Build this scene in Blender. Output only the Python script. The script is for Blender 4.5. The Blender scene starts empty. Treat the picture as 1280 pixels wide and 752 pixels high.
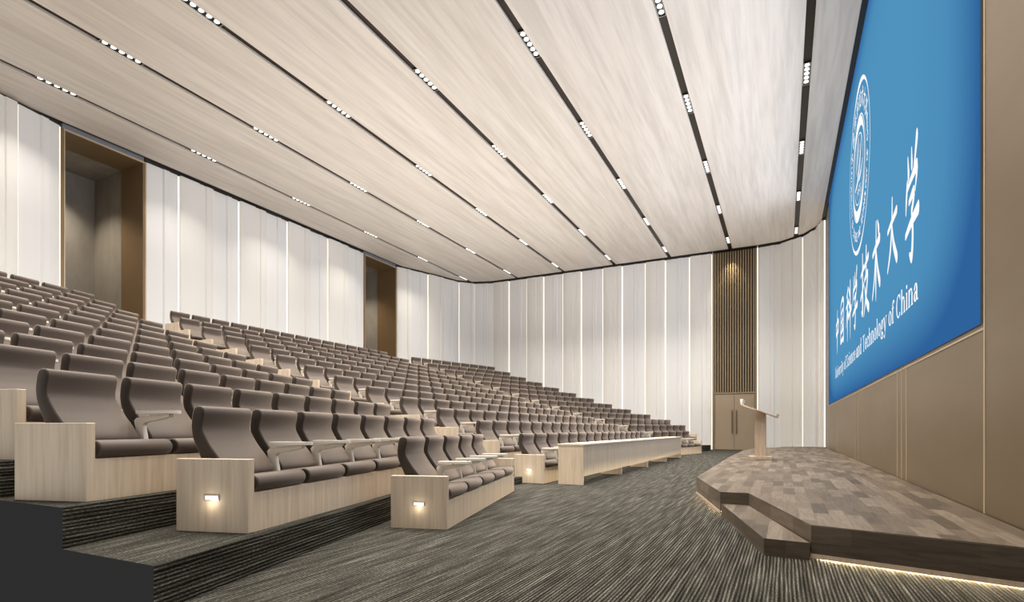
import bpy, bmesh, math, random
from mathutils import Vector, Matrix
random.seed(7)
sc = bpy.context.scene
COL = sc.collection
pi = math.pi

# ------------------------------------------------------------------ camera constants (1280 x 752 frame)
F, U0, V0, CAM_Z = 685.0, 640.0, 536.0, 1.05
TH = math.atan(339.0 / 685.0)
CT, ST = math.cos(TH), math.sin(TH)

def proj(x, y, z):
    d = y * CT - x * ST
    l = y * ST + x * CT
    if d < 0.1:
        return None
    return U0 + F * l / d, V0 - F * (z - CAM_Z) / d, d

cam_d = bpy.data.cameras.new('camera')
cam = bpy.data.objects.new('camera', cam_d)
COL.objects.link(cam)
cam_d.sensor_fit = 'HORIZONTAL'
cam_d.sensor_width = 36.0
cam_d.lens = 36.0 * F / 1280.0
cam_d.shift_y = (V0 - 376.0) / 1280.0
cam_d.clip_start = 0.05
cam_d.clip_end = 200
cam.location = (0, 0, CAM_Z)
cam.rotation_euler = (pi / 2, 0, TH)
sc.camera = cam

# ------------------------------------------------------------------ render look
vs = sc.view_settings
vs.view_transform = 'Standard'
vs.look = 'None'
vs.gamma = 1.0
vs.use_curve_mapping = False
vs.exposure = 0.0
cy = sc.cycles
cy.use_denoising = True
cy.max_bounces = 8
cy.diffuse_bounces = 5
cy.glossy_bounces = 3
cy.sample_clamp_indirect = 6.0
cy.use_light_tree = True

# ------------------------------------------------------------------ materials
def s2l(c):
    return tuple(((v / 255.0) / 12.92 if v <= 10 else (((v / 255.0) + 0.055) / 1.055) ** 2.4) for v in c)

def new_mat(name):
    m = bpy.data.materials.new(name)
    m.use_nodes = True
    nt = m.node_tree
    b = nt.nodes['Principled BSDF']
    return m, nt, b

def plain(name, col, rough=0.5, metal=0.0, spec=0.5):
    m, nt, b = new_mat(name)
    b.inputs['Base Color'].default_value = (*col, 1)
    b.inputs['Roughness'].default_value = rough
    b.inputs['Metallic'].default_value = metal
    b.inputs['Specular IOR Level'].default_value = spec
    return m

def emit(name, col, strength):
    m, nt, b = new_mat(name)
    nt.nodes.remove(b)
    e = nt.nodes.new('ShaderNodeEmission')
    e.inputs['Color'].default_value = (*col, 1)
    e.inputs['Strength'].default_value = strength
    nt.links.new(e.outputs[0], nt.nodes['Material Output'].inputs[0])
    return m

def ramp(nt, stops):
    r = nt.nodes.new('ShaderNodeValToRGB')
    el = r.color_ramp.elements
    while len(el) < len(stops):
        el.new(0.5)
    for e, (p, c) in zip(el, stops):
        e.position = p
        e.color = (*c, 1)
    return r

def mapped(nt, src, scale, rot=(0, 0, 0)):
    tc = nt.nodes.new('ShaderNodeTexCoord')
    mp = nt.nodes.new('ShaderNodeMapping')
    mp.inputs['Scale'].default_value = scale
    mp.inputs['Rotation'].default_value = rot
    nt.links.new(tc.outputs[src], mp.inputs['Vector'])
    return mp.outputs['Vector']

def noise(nt, vec, scale=1.0, detail=3.0, rough=0.55, dist=0.0):
    n = nt.nodes.new('ShaderNodeTexNoise')
    n.inputs['Scale'].default_value = scale
    n.inputs['Detail'].default_value = detail
    n.inputs['Roughness'].default_value = rough
    n.inputs['Distortion'].default_value = dist
    nt.links.new(vec, n.inputs['Vector'])
    return n.outputs['Fac']

def mixc(nt, fac, a, b, mode='MIX'):
    mx = nt.nodes.new('ShaderNodeMix')
    mx.data_type = 'RGBA'
    mx.blend_type = mode
    for sock, v in ((mx.inputs[0], fac), (mx.inputs[6], a), (mx.inputs[7], b)):
        if hasattr(v, 'is_linked') or hasattr(v, 'links'):
            nt.links.new(v, sock)
        elif isinstance(v, (int, float)):
            sock.default_value = v
        else:
            sock.default_value = (*v, 1)
    return mx.outputs[2]

def bump(nt, b, h, strength, dist=0.01):
    n = nt.nodes.new('ShaderNodeBump')
    n.inputs['Strength'].default_value = strength
    n.inputs['Distance'].default_value = dist
    nt.links.new(h, n.inputs['Height'])
    nt.links.new(n.outputs[0], b.inputs['Normal'])

def streak_wood(name, lo, hi, scale, rough=0.45, src='Object', contrast=(0.3, 0.7), fine=(1, 1, 1)):
    m, nt, b = new_mat(name)
    v = mapped(nt, src, scale)
    n1 = noise(nt, v, 1.0, 4.0, 0.6, 0.25)
    r = ramp(nt, [(contrast[0], lo), (contrast[1], hi)])
    nt.links.new(n1, r.inputs[0])
    v2 = mapped(nt, src, tuple(a * 3.3 for a in scale))
    n2 = noise(nt, v2, 1.0, 3.0, 0.6)
    r2 = ramp(nt, [(0.35, tuple(0.86 for _ in range(3))), (0.6, (1, 1, 1))])
    nt.links.new(n2, r2.inputs[0])
    c = mixc(nt, 1.0, r.outputs[0], r2.outputs[0], 'MULTIPLY')
    nt.links.new(c, b.inputs['Base Color'])
    b.inputs['Roughness'].default_value = rough
    b.inputs['Specular IOR Level'].default_value = 0.35
    return m

M = {}
M['ceiling'] = streak_wood('pale ceiling veneer', (0.68, 0.615, 0.55), (0.785, 0.73, 0.67), (2.2, 0.12, 2.2), 0.5)
M['bench'] = streak_wood('pale ash veneer', (0.605, 0.485, 0.36), (0.725, 0.615, 0.485), (9, 9, 0.5), 0.42)
M['lectern'] = streak_wood('lectern oak', (0.50, 0.38, 0.27), (0.62, 0.49, 0.37), (14, 14, 0.9), 0.42)
M['wallwhite'] = plain('cool white wall panel', (0.85, 0.845, 0.835), 0.45)
M['wallcream'] = plain('cream white wall panel', (0.85, 0.83, 0.79), 0.45)
M['backing'] = plain('dark wall backing', (0.035, 0.028, 0.022), 0.7)
M['deck'] = plain('dark brown slot liner', (0.030, 0.021, 0.014), 0.3, 0, 0.2)
M['gap'] = plain('black reveal', (0.012, 0.011, 0.010), 0.5)
M['strip'] = emit('warm led strip', (1.0, 0.93, 0.79), 1.6)
M['cove'] = emit('stage edge led', (1.0, 0.78, 0.46), 170.0)
M['lamp'] = emit('downlight lens', (1.0, 0.97, 0.92), 2.5)
M['steplamp'] = emit('step light lens', (1.0, 0.93, 0.84), 1.5)
M['housing'] = plain('black downlight housing', (0.015, 0.014, 0.013), 0.35)
M['chrome'] = plain('pale metal rim', (0.62, 0.60, 0.57), 0.3, 0.9)
M['tablet'] = plain('cream writing tablet', (0.88, 0.83, 0.745), 0.3)
M['arm'] = plain('cream armrest', (0.78, 0.71, 0.61), 0.4)
M['cut'] = plain('dark grey end face', (0.046, 0.046, 0.048), 0.95, 0, 0.0)
M['handle'] = plain('bronze handle', (0.20, 0.14, 0.085), 0.35, 0.6)
M['inlay'] = plain('pale bronze inlay', (0.62, 0.51, 0.36), 0.35, 0.5)
M['slat'] = plain('bronze slat', (0.33, 0.25, 0.155), 0.42, 0.55)
M['doorleaf'] = plain('tan door leaf', (0.40, 0.31, 0.215), 0.42, 0.2)
M['lintel'] = plain('grey lintel', (0.23, 0.25, 0.28), 0.6)
M['white'] = emit('white lettering on screen', (1, 1, 1), 1.0)
M['screenframe'] = plain('black screen edge', (0.01, 0.01, 0.011), 0.4)

def mk_fabric(name, col):
    m, nt, b = new_mat(name)
    v = mapped(nt, 'Object', (230, 230, 230))
    n = noise(nt, v, 1.0, 2.0, 0.6)
    r = ramp(nt, [(0.3, tuple(c * 0.78 for c in col)), (0.7, tuple(c * 1.18 for c in col))])
    nt.links.new(n, r.inputs[0])
    nt.links.new(r.outputs[0], b.inputs['Base Color'])
    b.inputs['Roughness'].default_value = 0.6
    b.inputs['Specular IOR Level'].default_value = 0.3
    b.inputs['Sheen Weight'].default_value = 0.42
    b.inputs['Sheen Roughness'].default_value = 0.45
    b.inputs['Sheen Tint'].default_value = (0.92, 0.78, 0.66, 1)
    return m
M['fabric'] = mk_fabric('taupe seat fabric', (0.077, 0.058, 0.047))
M['fabric_shaded'] = mk_fabric('shaded side fabric', (0.032, 0.022, 0.016))  # seat sides: darker copy of the fabric, shade painted into the colour

def mk_bronze():
    m, nt, b = new_mat('brushed bronze panel')
    v = mapped(nt, 'Object', (0.4, 0.5, 1.6))
    n = noise(nt, v, 1.0, 2.0)
    r = ramp(nt, [(0.3, (0.255, 0.190, 0.115)), (0.75, (0.295, 0.225, 0.143))])
    nt.links.new(n, r.inputs[0])
    nt.links.new(r.outputs[0], b.inputs['Base Color'])
    b.inputs['Metallic'].default_value = 0.75
    b.inputs['Roughness'].default_value = 0.38
    return m
M['bronze'] = mk_bronze()
M['reveal'] = plain('dark bronze reveal', (0.235, 0.155, 0.078), 0.4, 0.35)

def mk_concrete():
    m, nt, b = new_mat('grey vestibule plaster')
    v = mapped(nt, 'Object', (1.2, 1.2, 0.5))
    n = noise(nt, v, 1.5, 5.0, 0.6)
    r = ramp(nt, [(0.3, (0.235, 0.215, 0.185)), (0.75, (0.33, 0.305, 0.265))])
    nt.links.new(n, r.inputs[0])
    nt.links.new(r.outputs[0], b.inputs['Base Color'])
    b.inputs['Roughness'].default_value = 0.7
    return m
M['concrete'] = mk_concrete()

def mk_carpet():
    m, nt, b = new_mat('striped grey carpet')
    def mth(op, x, y, z=None):
        n = nt.nodes.new('ShaderNodeMath'); n.operation = op
        for sk, val in zip(n.inputs, (x, y, z)):
            if val is None: continue
            if hasattr(val, 'links'): nt.links.new(val, sk)
            else: sk.default_value = val
        return n.outputs[0]
    tc = nt.nodes.new('ShaderNodeTexCoord')
    sp = nt.nodes.new('ShaderNodeSeparateXYZ')
    nt.links.new(tc.outputs['UV'], sp.inputs[0])
    wob = noise(nt, mapped(nt, 'UV', (0.8, 9.0, 1)), 1.0, 2.0, 0.5)
    ph = mth('MULTIPLY_ADD', sp.outputs[1], 2 * pi / 0.025, mth('MULTIPLY', wob, 7.0))
    line = mth('MULTIPLY_ADD', mth('SINE', ph, 0.0), 0.5, 0.5)
    tone = noise(nt, mapped(nt, 'UV', (1.3, 26.0, 1)), 1.0, 2.0, 0.6)
    yarn = noise(nt, mapped(nt, 'UV', (42.0, 120.0, 1)), 1.0, 1.0, 0.6)
    val = mth('MULTIPLY_ADD', line, 0.30, mth('MULTIPLY_ADD', tone, 0.62, mth('MULTIPLY', yarn, 0.50)))
    ad = nt.nodes.new('ShaderNodeMath'); ad.operation = 'MULTIPLY'
    nt.links.new(val, ad.inputs[0]); ad.inputs[1].default_value = 1.0
    r = ramp(nt, [(0.52, (0.009, 0.008, 0.0065)), (0.68, (0.032, 0.030, 0.0245)), (0.84, (0.082, 0.078, 0.066)), (1.0, (0.23, 0.222, 0.193))])
    nt.links.new(ad.outputs[0], r.inputs[0])
    nt.links.new(r.outputs[0], b.inputs['Base Color'])
    b.inputs['Roughness'].default_value = 0.95
    b.inputs['Specular IOR Level'].default_value = 0.05
    bump(nt, b, ad.outputs[0], 0.6, 0.012)
    return m
M['carpet'] = mk_carpet()

def mk_planks():
    m, nt, b = new_mat('oak stage planks')
    tc = nt.nodes.new('ShaderNodeTexCoord')
    br = nt.nodes.new('ShaderNodeTexBrick')
    br.offset = 0.37
    br.offset_frequency = 2
    br.squash = 1.0
    br.inputs['Color1'].default_value = (0.0, 0.0, 0.0, 1)
    br.inputs['Color2'].default_value = (1, 1, 1, 1)
    br.inputs['Mortar'].default_value = (0.0, 0.0, 0.0, 1)
    br.inputs['Scale'].default_value = 1.0
    br.inputs['Mortar Size'].default_value = 0.0012
    br.inputs['Bias'].default_value = 0.0
    br.inputs['Brick Width'].default_value = 0.75
    br.inputs['Row Height'].default_value = 0.125
    nt.links.new(tc.outputs['UV'], br.inputs['Vector'])
    r = ramp(nt, [(0.0, (0.074, 0.056, 0.040)), (0.5, (0.128, 0.100, 0.073)), (1.0, (0.195, 0.160, 0.122))])
    nt.links.new(br.outputs['Color'], r.inputs[0])
    v = mapped(nt, 'UV', (2.2, 22.0, 1))
    g = noise(nt, v, 1.0, 5.0, 0.65, 1.1)
    rg = ramp(nt, [(0.32, (0.68, 0.66, 0.63)), (0.62, (1.06, 1.05, 1.04))])
    nt.links.new(g, rg.inputs[0])
    c = mixc(nt, 1.0, r.outputs[0], rg.outputs[0], 'MULTIPLY')
    nt.links.new(c, b.inputs['Base Color'])
    b.inputs['Roughness'].default_value = 0.52
    b.inputs['Specular IOR Level'].default_value = 0.25
    bump(nt, b, g, 0.12, 0.004)
    return m
M['planks'] = mk_planks()

def mk_screen():
    m, nt, b = new_mat('blue display picture')
    nt.nodes.remove(b)
    tc = nt.nodes.new('ShaderNodeTexCoord')
    sp = nt.nodes.new('ShaderNodeSeparateXYZ')
    nt.links.new(tc.outputs['UV'], sp.inputs[0])
    def edge(sock, p):
        # 1 at the middle of the picture, 0 at its edge
        a = nt.nodes.new('ShaderNodeMath'); a.operation = 'MULTIPLY_ADD'
        nt.links.new(sock, a.inputs[0]); a.inputs[1].default_value = 2.0; a.inputs[2].default_value = -1.0
        c = nt.nodes.new('ShaderNodeMath'); c.operation = 'ABSOLUTE'
        nt.links.new(a.outputs[0], c.inputs[0])
        d = nt.nodes.new('ShaderNodeMath'); d.operation = 'POWER'
        nt.links.new(c.outputs[0], d.inputs[0]); d.inputs[1].default_value = p
        return d.outputs[0]
    ad = nt.nodes.new('ShaderNodeMath'); ad.operation = 'ADD'
    nt.links.new(edge(sp.outputs[0], 8.0), ad.inputs[0])
    nt.links.new(edge(sp.outputs[1], 5.0), ad.inputs[1])
    r = ramp(nt, [(0.0, s2l((80, 147, 190))), (0.35, s2l((76, 140, 185))), (1.0, s2l((46, 98, 155))), ])
    nt.links.new(ad.outputs[0], r.inputs[0])
    e = nt.nodes.new('ShaderNodeEmission')
    nt.links.new(r.outputs[0], e.inputs[0])
    e.inputs[1].default_value = 1.0
    nt.links.new(e.outputs[0], nt.nodes['Material Output'].inputs[0])
    return m
M['screen'] = mk_screen()

# ------------------------------------------------------------------ mesh helpers
def link(name, me, mat=None, parent=None, loc=None, smooth=False):
    o = bpy.data.objects.new(name, me)
    COL.objects.link(o)
    mats = mat if isinstance(mat, (list, tuple)) else ([mat] if mat else [])
    for mm in mats:
        me.materials.append(mm)
    if parent:
        o.parent = parent
    if loc:
        o.location = loc
    if smooth:
        for p in me.polygons:
            p.use_smooth = True
    return o

def bm_obj(name, bm, mat, parent=None, loc=None, smooth=False, angle=None):
    bmesh.ops.recalc_face_normals(bm, faces=bm.faces[:])
    me = bpy.data.meshes.new(name)
    bm.to_mesh(me)
    bm.free()
    o = link(name, me, mat, parent, loc, smooth)
    if angle is not None:
        for p in me.polygons:
            p.use_smooth = True
        me.set_sharp_from_angle(angle=math.radians(angle))
    return o

def box(bm, x0, x1, y0, y1, z0, z1, mi=0):
    vsn = [bm.verts.new(p) for p in ((x0, y0, z0), (x1, y0, z0), (x1, y1, z0), (x0, y1, z0),
                                     (x0, y0, z1), (x1, y0, z1), (x1, y1, z1), (x0, y1, z1))]
    fs = []
    for f in ((3, 2, 1, 0), (4, 5, 6, 7), (0, 1, 5, 4), (1, 2, 6, 5), (2, 3, 7, 6), (3, 0, 4, 7)):
        fc = bm.faces.new([vsn[i] for i in f])
        fc.material_index = mi
        fs.append(fc)
    return fs

def prism(bm, pts, z0, z1, mi=0):
    a = [bm.verts.new((p[0], p[1], z0)) for p in pts]
    b = [bm.verts.new((p[0], p[1], z1)) for p in pts]
    n = len(pts)
    fs = [bm.faces.new(a[::-1]), bm.faces.new(b)]
    for i in range(n):
        fs.append(bm.faces.new((a[i], a[(i + 1) % n], b[(i + 1) % n], b[i])))
    for f in fs:
        f.material_index = mi
    return fs

def soft_box(bm, x0, x1, y0, y1, z0, z1, bev=0.004, seg=2):
    fs = box(bm, x0, x1, y0, y1, z0, z1)
    es = list({e for f in fs for e in f.edges})
    bmesh.ops.bevel(bm, geom=es, offset=bev, segments=seg, affect='EDGES', profile=0.5)

def cyl(bm, p0, p1, r, seg=16, r2=None):
    p0, p1 = Vector(p0), Vector(p1)
    d = (p1 - p0).normalized()
    a = d.orthogonal().normalized()
    b = d.cross(a)
    r2 = r if r2 is None else r2
    A = [bm.verts.new(p0 + (a * math.cos(t) + b * math.sin(t)) * r) for t in [2 * pi * i / seg for i in range(seg)]]
    B = [bm.verts.new(p1 + (a * math.cos(t) + b * math.sin(t)) * r2) for t in [2 * pi * i / seg for i in range(seg)]]
    bm.faces.new(A[::-1]); bm.faces.new(B)
    for i in range(seg):
        bm.faces.new((A[i], A[(i + 1) % seg], B[(i + 1) % seg], B[i]))

def side_prism(bm, prof, y0, y1, rnd=0.0):
    """Extrude an x-z outline along y; rnd rounds both ends over."""
    def inset(q):
        n = len(prof)
        out = []
        for i in range(n):
            p, a, b = Vector(prof[i]), Vector(prof[i - 1]), Vector(prof[(i + 1) % n])
            t1 = (p - a).normalized(); t2 = (b - p).normalized()
            nn = Vector((-(t1 + t2).y, (t1 + t2).x))
            if nn.length < 1e-6:
                nn = Vector((-t1.y, t1.x))
            out.append(p + nn.normalized() * q)
        return out
    area = sum(prof[i][0] * prof[(i + 1) % len(prof)][1] - prof[(i + 1) % len(prof)][0] * prof[i][1] for i in range(len(prof)))
    sg = 1 if area > 0 else -1
    if rnd > 0:
        secs = [(y0, inset(sg * rnd)), (y0 + rnd * 0.3, inset(sg * rnd * 0.3)), (y0 + rnd, prof),
                (y1 - rnd, prof), (y1 - rnd * 0.3, inset(sg * rnd * 0.3)), (y1, inset(sg * rnd))]
    else:
        secs = [(y0, prof), (y1, prof)]
    rings = [[bm.verts.new((p[0], y, p[1])) for p in pr] for y, pr in secs]
    n = len(prof)
    caps = [bm.faces.new(rings[0]), bm.faces.new(rings[-1][::-1])]
    for a, b in zip(rings, rings[1:]):
        for i in range(n):
            bm.faces.new((a[i], a[(i + 1) % n], b[(i + 1) % n], b[i]))
    return caps

def empty(name, loc=(0, 0, 0), rz=0.0, scale=None, label=None, cat=None, group=None, kind=None):
    o = bpy.data.objects.new(name, None)
    COL.objects.link(o)
    o.location = loc
    o.rotation_euler = (0, 0, rz)
    if scale:
        o.scale = scale
    tag(o, label, cat, group, kind)
    return o

def tag(o, label=None, cat=None, group=None, kind=None):
    if label: o['label'] = label
    if cat: o['category'] = cat
    if group: o['group'] = group
    if kind: o['kind'] = kind
    return o

def copy_tree(o, parent=None):
    c = o.copy()
    COL.objects.link(c)
    if parent is not None:
        c.parent = parent
    for ch in list(o.children):
        copy_tree(ch, c)
    return c

def smoothpts(pts, n=6):
    """Catmull-Rom through n-tuples."""
    if len(pts) < 3:
        return pts
    P = [pts[0]] + list(pts) + [pts[-1]]
    out = []
    for i in range(1, len(P) - 2):
        for j in range(n):
            t = j / n
            out.append(tuple(0.5 * ((2 * b) + (-a + c) * t + (2 * a - 5 * b + 4 * c - d) * t * t + (-a + 3 * b - 3 * c + d) * t ** 3)
                             for a, b, c, d in zip(P[i - 1], P[i], P[i + 1], P[i + 2])))
    out.append(tuple(pts[-1]))
    return out

# ------------------------------------------------------------------ hall layout
CEIL = 10.13
DECK = 10.195
X_STAGE = 1.64
Y_FAR = 29.85
Y_CUT = 1.9
X_BACK = -19.3
PITCH_X = 0.98
FL = [0, .268, .538, .808, 1.078, 1.37, 1.675, 1.985, 2.295, 2.62, 2.94, 3.28, 3.63]
WA = math.radians(15.0)
CA, SA = math.cos(WA), math.sin(WA)
YM = 15.0                                   # the seating is mirrored about this line
TOP = FL[12]

# --- main floor
def uv_face(bm, uvl, pts, uvs, mi=0):
    f = bm.faces.new([bm.verts.new(p) for p in pts])
    f.material_index = mi
    for lp, uv in zip(f.loops, uvs):
        lp[uvl].uv = uv
    return f

def mesh_keep(name, bm, mat, parent=None):
    me = bpy.data.meshes.new(name)
    bm.to_mesh(me); bm.free()
    return link(name, me, mat, parent)

bm = bmesh.new(); uvl = bm.loops.layers.uv.new('UVMap')
pts = [(-6.0, Y_CUT, 0), (X_STAGE + 0.1, Y_CUT, 0), (X_STAGE + 0.1, Y_FAR + 0.2, 0), (-6.0, Y_FAR + 0.2, 0)]
uv_face(bm, uvl, pts, [(p[1], p[0]) for p in pts])
floor = mesh_keep('floor', bm, M['carpet'])
tag(floor, kind='structure')

# --- stepped seating terrace: level k carries row k+1
Y_KN = 8.48
Y_KF = 2 * YM - Y_KN
def front_line(k, far=None):
    """Front edge of terrace level k (k = 1..12) as (x, y) points from the near end to the far wall."""
    xc = -4.13 - PITCH_X * k + 0.12
    far = Y_FAR if far is None else far
    return [(xc + (Y_KN - Y_CUT) * SA / CA, Y_CUT), (xc, Y_KN), (xc, Y_KF), (xc + (far - Y_KF) * SA / CA, far)]

bm = bmesh.new(); uvl = bm.loops.layers.uv.new('UVMap')
bmc = bmesh.new()
for k in range(1, 13):
    z0, z1 = FL[k - 1], FL[k]
    far = 28.3 if k <= 2 else Y_FAR
    a = front_line(k, far)
    if k < 12:
        b = front_line(k + 1, far)
    else:
        b = [(-19.25, Y_CUT), (-19.25, Y_KN), (-19.25, Y_KF), (-19.25, far)]
    s = 0.0
    for i in range(3):
        L = math.hypot(a[i + 1][0] - a[i][0], a[i + 1][1] - a[i][1])
        p, q, r, t = a[i], a[i + 1], b[i + 1], b[i]
        uv_face(bm, uvl, [(*q, z0), (*p, z0), (*p, z1), (*q, z1)], [(s + L, z0 * 1.0 + k * 3.1), (s, z0 + k * 3.1), (s, z1 + k * 3.1), (s + L, z1 + k * 3.1)])
        w = 0.95
        ox = (t[0] - p[0]) * SA if i == 0 else 0
        uv_face(bm, uvl, [(*p, z1), (*q, z1), (*r, z1), (*t, z1)][::-1], [(s, k * 5.7), (s + L, k * 5.7), (s + L, k * 5.7 + w), (s, k * 5.7 + w)][::-1])
        s += L
    # far end of the two lowest levels and the near end of every level
    if k <= 2:
        p = a[3]
        uv_face(bm, uvl, [(p[0], p[1], 0), (p[0], p[1], z1), (-8.5, p[1], z1), (-8.5, p[1], 0)], [(0, 0), (0, z1), (5, z1), (5, 0)])
    zb = -0.6
    p, t = a[0], b[0]
    v = [bmc.verts.new(c) for c in ((p[0], Y_CUT, zb), (t[0], Y_CUT, zb), (t[0], Y_CUT, z1), (p[0], Y_CUT, z1))]
    bmc.faces.new(v)
# half-height steps in the two aisles
for (y0, y1) in ((8.52, 9.56), (2 * YM - 9.3, 2 * YM - 8.45)):
    for k in range(1, 13):
        xr = -4.13 - PITCH_X * k + 0.12
        z0, zh = FL[k - 1], (FL[k - 1] + FL[k]) / 2
        x1 = xr + 0.48
        uv_face(bm, uvl, [(x1, y0, z0), (x1, y1, z0), (x1, y1, zh), (x1, y0, zh)], [(y0, k + z0), (y1, k + z0), (y1, k + zh), (y0, k + zh)])
        uv_face(bm, uvl, [(xr, y0, zh), (x1, y0, zh), (x1, y1, zh), (xr, y1, zh)], [(y0, k), (y0, k + .48), (y1, k + .48), (y1, k)])
        for yy in (y0, y1):
            uv_face(bm, uvl, [(xr, yy, z0), (x1, yy, z0), (x1, yy, zh), (xr, yy, zh)], [(0, z0), (.48, z0), (.48, zh), (0, zh)])
terr = mesh_keep('floor_terrace', bm, M['carpet'])
tag(terr, kind='structure')
bm_obj('end_face', bmc, M['cut'], terr)

# ------------------------------------------------------------------ walls
def yfar(x):
    P = PATH_FAR
    if x <= P[0][0]: return P[0][1]
    for a, b in zip(P, P[1:]):
        if a[0] <= x <= b[0]:
            return a[1] + (b[1] - a[1]) * (x - a[0]) / max(1e-6, b[0] - a[0])
    return P[-1][1]

CORNER_B = [(-19.3, 24.42), (-18.95, 25.25), (-18.55, 26.4), (-18.2, 27.5), (-17.85, 28.7), (-17.2, 29.45), (-16.04, Y_FAR)]
FAR_X = [-16.04, -14.94, -13.76, -12.66, -11.45, -10.33, -9.06, -7.96, -6.69, -5.63, -4.39, -3.28]
CORNER_F = [(-1.12, Y_FAR), (-0.07, 29.72), (0.85, 29.05), (1.42, 28.1), (1.62, 27.1)]
PATH_FAR = CORNER_B + [(x, Y_FAR) for x in FAR_X[1:]] + CORNER_F
BACK1 = [(-18.7, 4.9), (-18.85, 6.25), (-19.0, 7.5), (-19.27, 8.62)]
BACK2 = [(X_BACK, y) for y in (11.08, 12.2, 13.5, 14.6, 15.85, 16.95, 18.2, 19.32, 20.65, 21.80)]
WTOP = CEIL - 0.085

def panel_run(parent, pts, zb, start=0, lights=True):
    """Upright panels between successive plan points, room on the right-hand side of the walk, LED strips at the joints."""
    n = len(pts)
    for i in range(n - 1):
        p, q = Vector(pts[i]), Vector(pts[i + 1])
        d = (q - p); L = d.length; d.normalize()
        nn = Vector((d.y, -d.x))                      # towards the room
        base = 0.045 if (i + start) % 2 == 0 else 0.125
        prof = [(0.0, 0.0), (0.0, base * 0.9), (0.015, base), (0.40, base + 0.004)]
        if (i + start) % 2 == 0:
            prof += [(0.50, base + 0.002), (0.53, base + 0.045), (0.60, base + 0.030), (0.70, base + 0.048), (0.725, base + 0.004), (0.985, base)]
        else:
            prof += [(0.56, base + 0.012), (0.585, base - 0.035), (0.68, base - 0.015), (0.76, base - 0.038), (0.785, base + 0.002), (0.985, base)]
        prof += [(1.0, base * 0.9), (1.0, 0.0)]
        g = 0.028 / L
        bm = bmesh.new()
        lo, hi = [], []
        for t, dep in prof:
            tt = g + t * (1 - 2 * g)
            c = p + d * (L * tt) + nn * dep
            lo.append(bm.verts.new((c.x, c.y, zb))); hi.append(bm.verts.new((c.x, c.y, WTOP)))
        for j in range(len(prof) - 1):
            bm.faces.new((lo[j], lo[j + 1], hi[j + 1], hi[j]))
        bm.faces.new(hi)
        bm_obj('wall_panel', bm, M['wallwhite'] if (i + start) % 2 == 0 else M['wallcream'], parent, angle=50)
        if lights and i < n - 1:
            q0 = q
            bm = bmesh.new()
            a = q0 - d * 0.022 + nn * 0.002
            b = q0 + d * 0.022 + nn * 0.002
            c1 = q0 + d * 0.022 + nn * 0.03
            d1 = q0 - d * 0.022 + nn * 0.03
            prism(bm, [(v.x, v.y) for v in (a, b, c1, d1)], zb, WTOP - 0.02)
            bm_obj('light_strip', bm, M['strip'], parent)

def wall_backing(name, runs, zb, thick=0.12):
    bm = bmesh.new()
    for pts in runs:
        for p, q in zip(pts, pts[1:]):
            p, q = Vector(p), Vector(q)
            d = (q - p).normalized(); nn = Vector((d.y, -d.x))
            prism(bm, [tuple(p), tuple(q), tuple(q - nn * thick), tuple(p - nn * thick)], zb, DECK)
    o = bm_obj(name, bm, M['backing'])
    tag(o, kind='structure')
    return o

BACK0 = [(-18.5, Y_CUT), (-18.6, 3.4)]
wb = wall_backing('wall_back', [BACK0 + BACK1, BACK2, CORNER_B], 0.0)
panel_run(wb, [BACK0[1]] + BACK1, TOP, 1)
panel_run(wb, BACK2, TOP, 0)
panel_run(wb, CORNER_B, TOP - 1.4, 1)
# the strips that flank the doorways on their far side
def strip_at(parent, x, y, dx, dy, zb):
    bm = bmesh.new()
    box(bm, x - dx, x + dx, y - dy, y + dy, zb, WTOP - 0.02)
    bm_obj('light_strip', bm, M['strip'], parent)
strip_at(wb, X_BACK + 0.02, 11.06, 0.018, 0.022, TOP)
strip_at(wb, X_BACK + 0.02, 24.40, 0.018, 0.022, TOP)

wf = wall_backing('wall_far', [[(x, Y_FAR) for x in FAR_X], CORNER_F], 0.0)
panel_run(wf, [(x, Y_FAR) for x in FAR_X], 0.0, 1)
panel_run(wf, CORNER_F, 0.0, 0)
strip_at(wf, -1.14, Y_FAR - 0.02, 0.022, 0.018, 0.0)

# --- stage wall
bm = bmesh.new()
box(bm, X_STAGE, X_STAGE + 0.2, Y_CUT, 27.6, 0, DECK)
wst = bm_obj('wall_front', bm, M['bronze'])
tag(wst, kind='structure')
bm = bmesh.new()
for y in (6.36, 9.88, 10.24, 10.60, 15.66, 16.34, 21.0, 21.36, 21.72, 25.1):
    box(bm, X_STAGE - 0.006, X_STAGE + 0.002, y - 0.016, y + 0.016, 0.283, 1.97)
box(bm, X_STAGE - 0.006, X_STAGE + 0.002, 6.344, 6.376, 1.97, DECK)
box(bm, X_STAGE - 0.008, X_STAGE + 0.002, 6.376, 25.4, 1.955, 1.975)
bm_obj('metal_inlay', bm, M['inlay'], wst)

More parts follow.
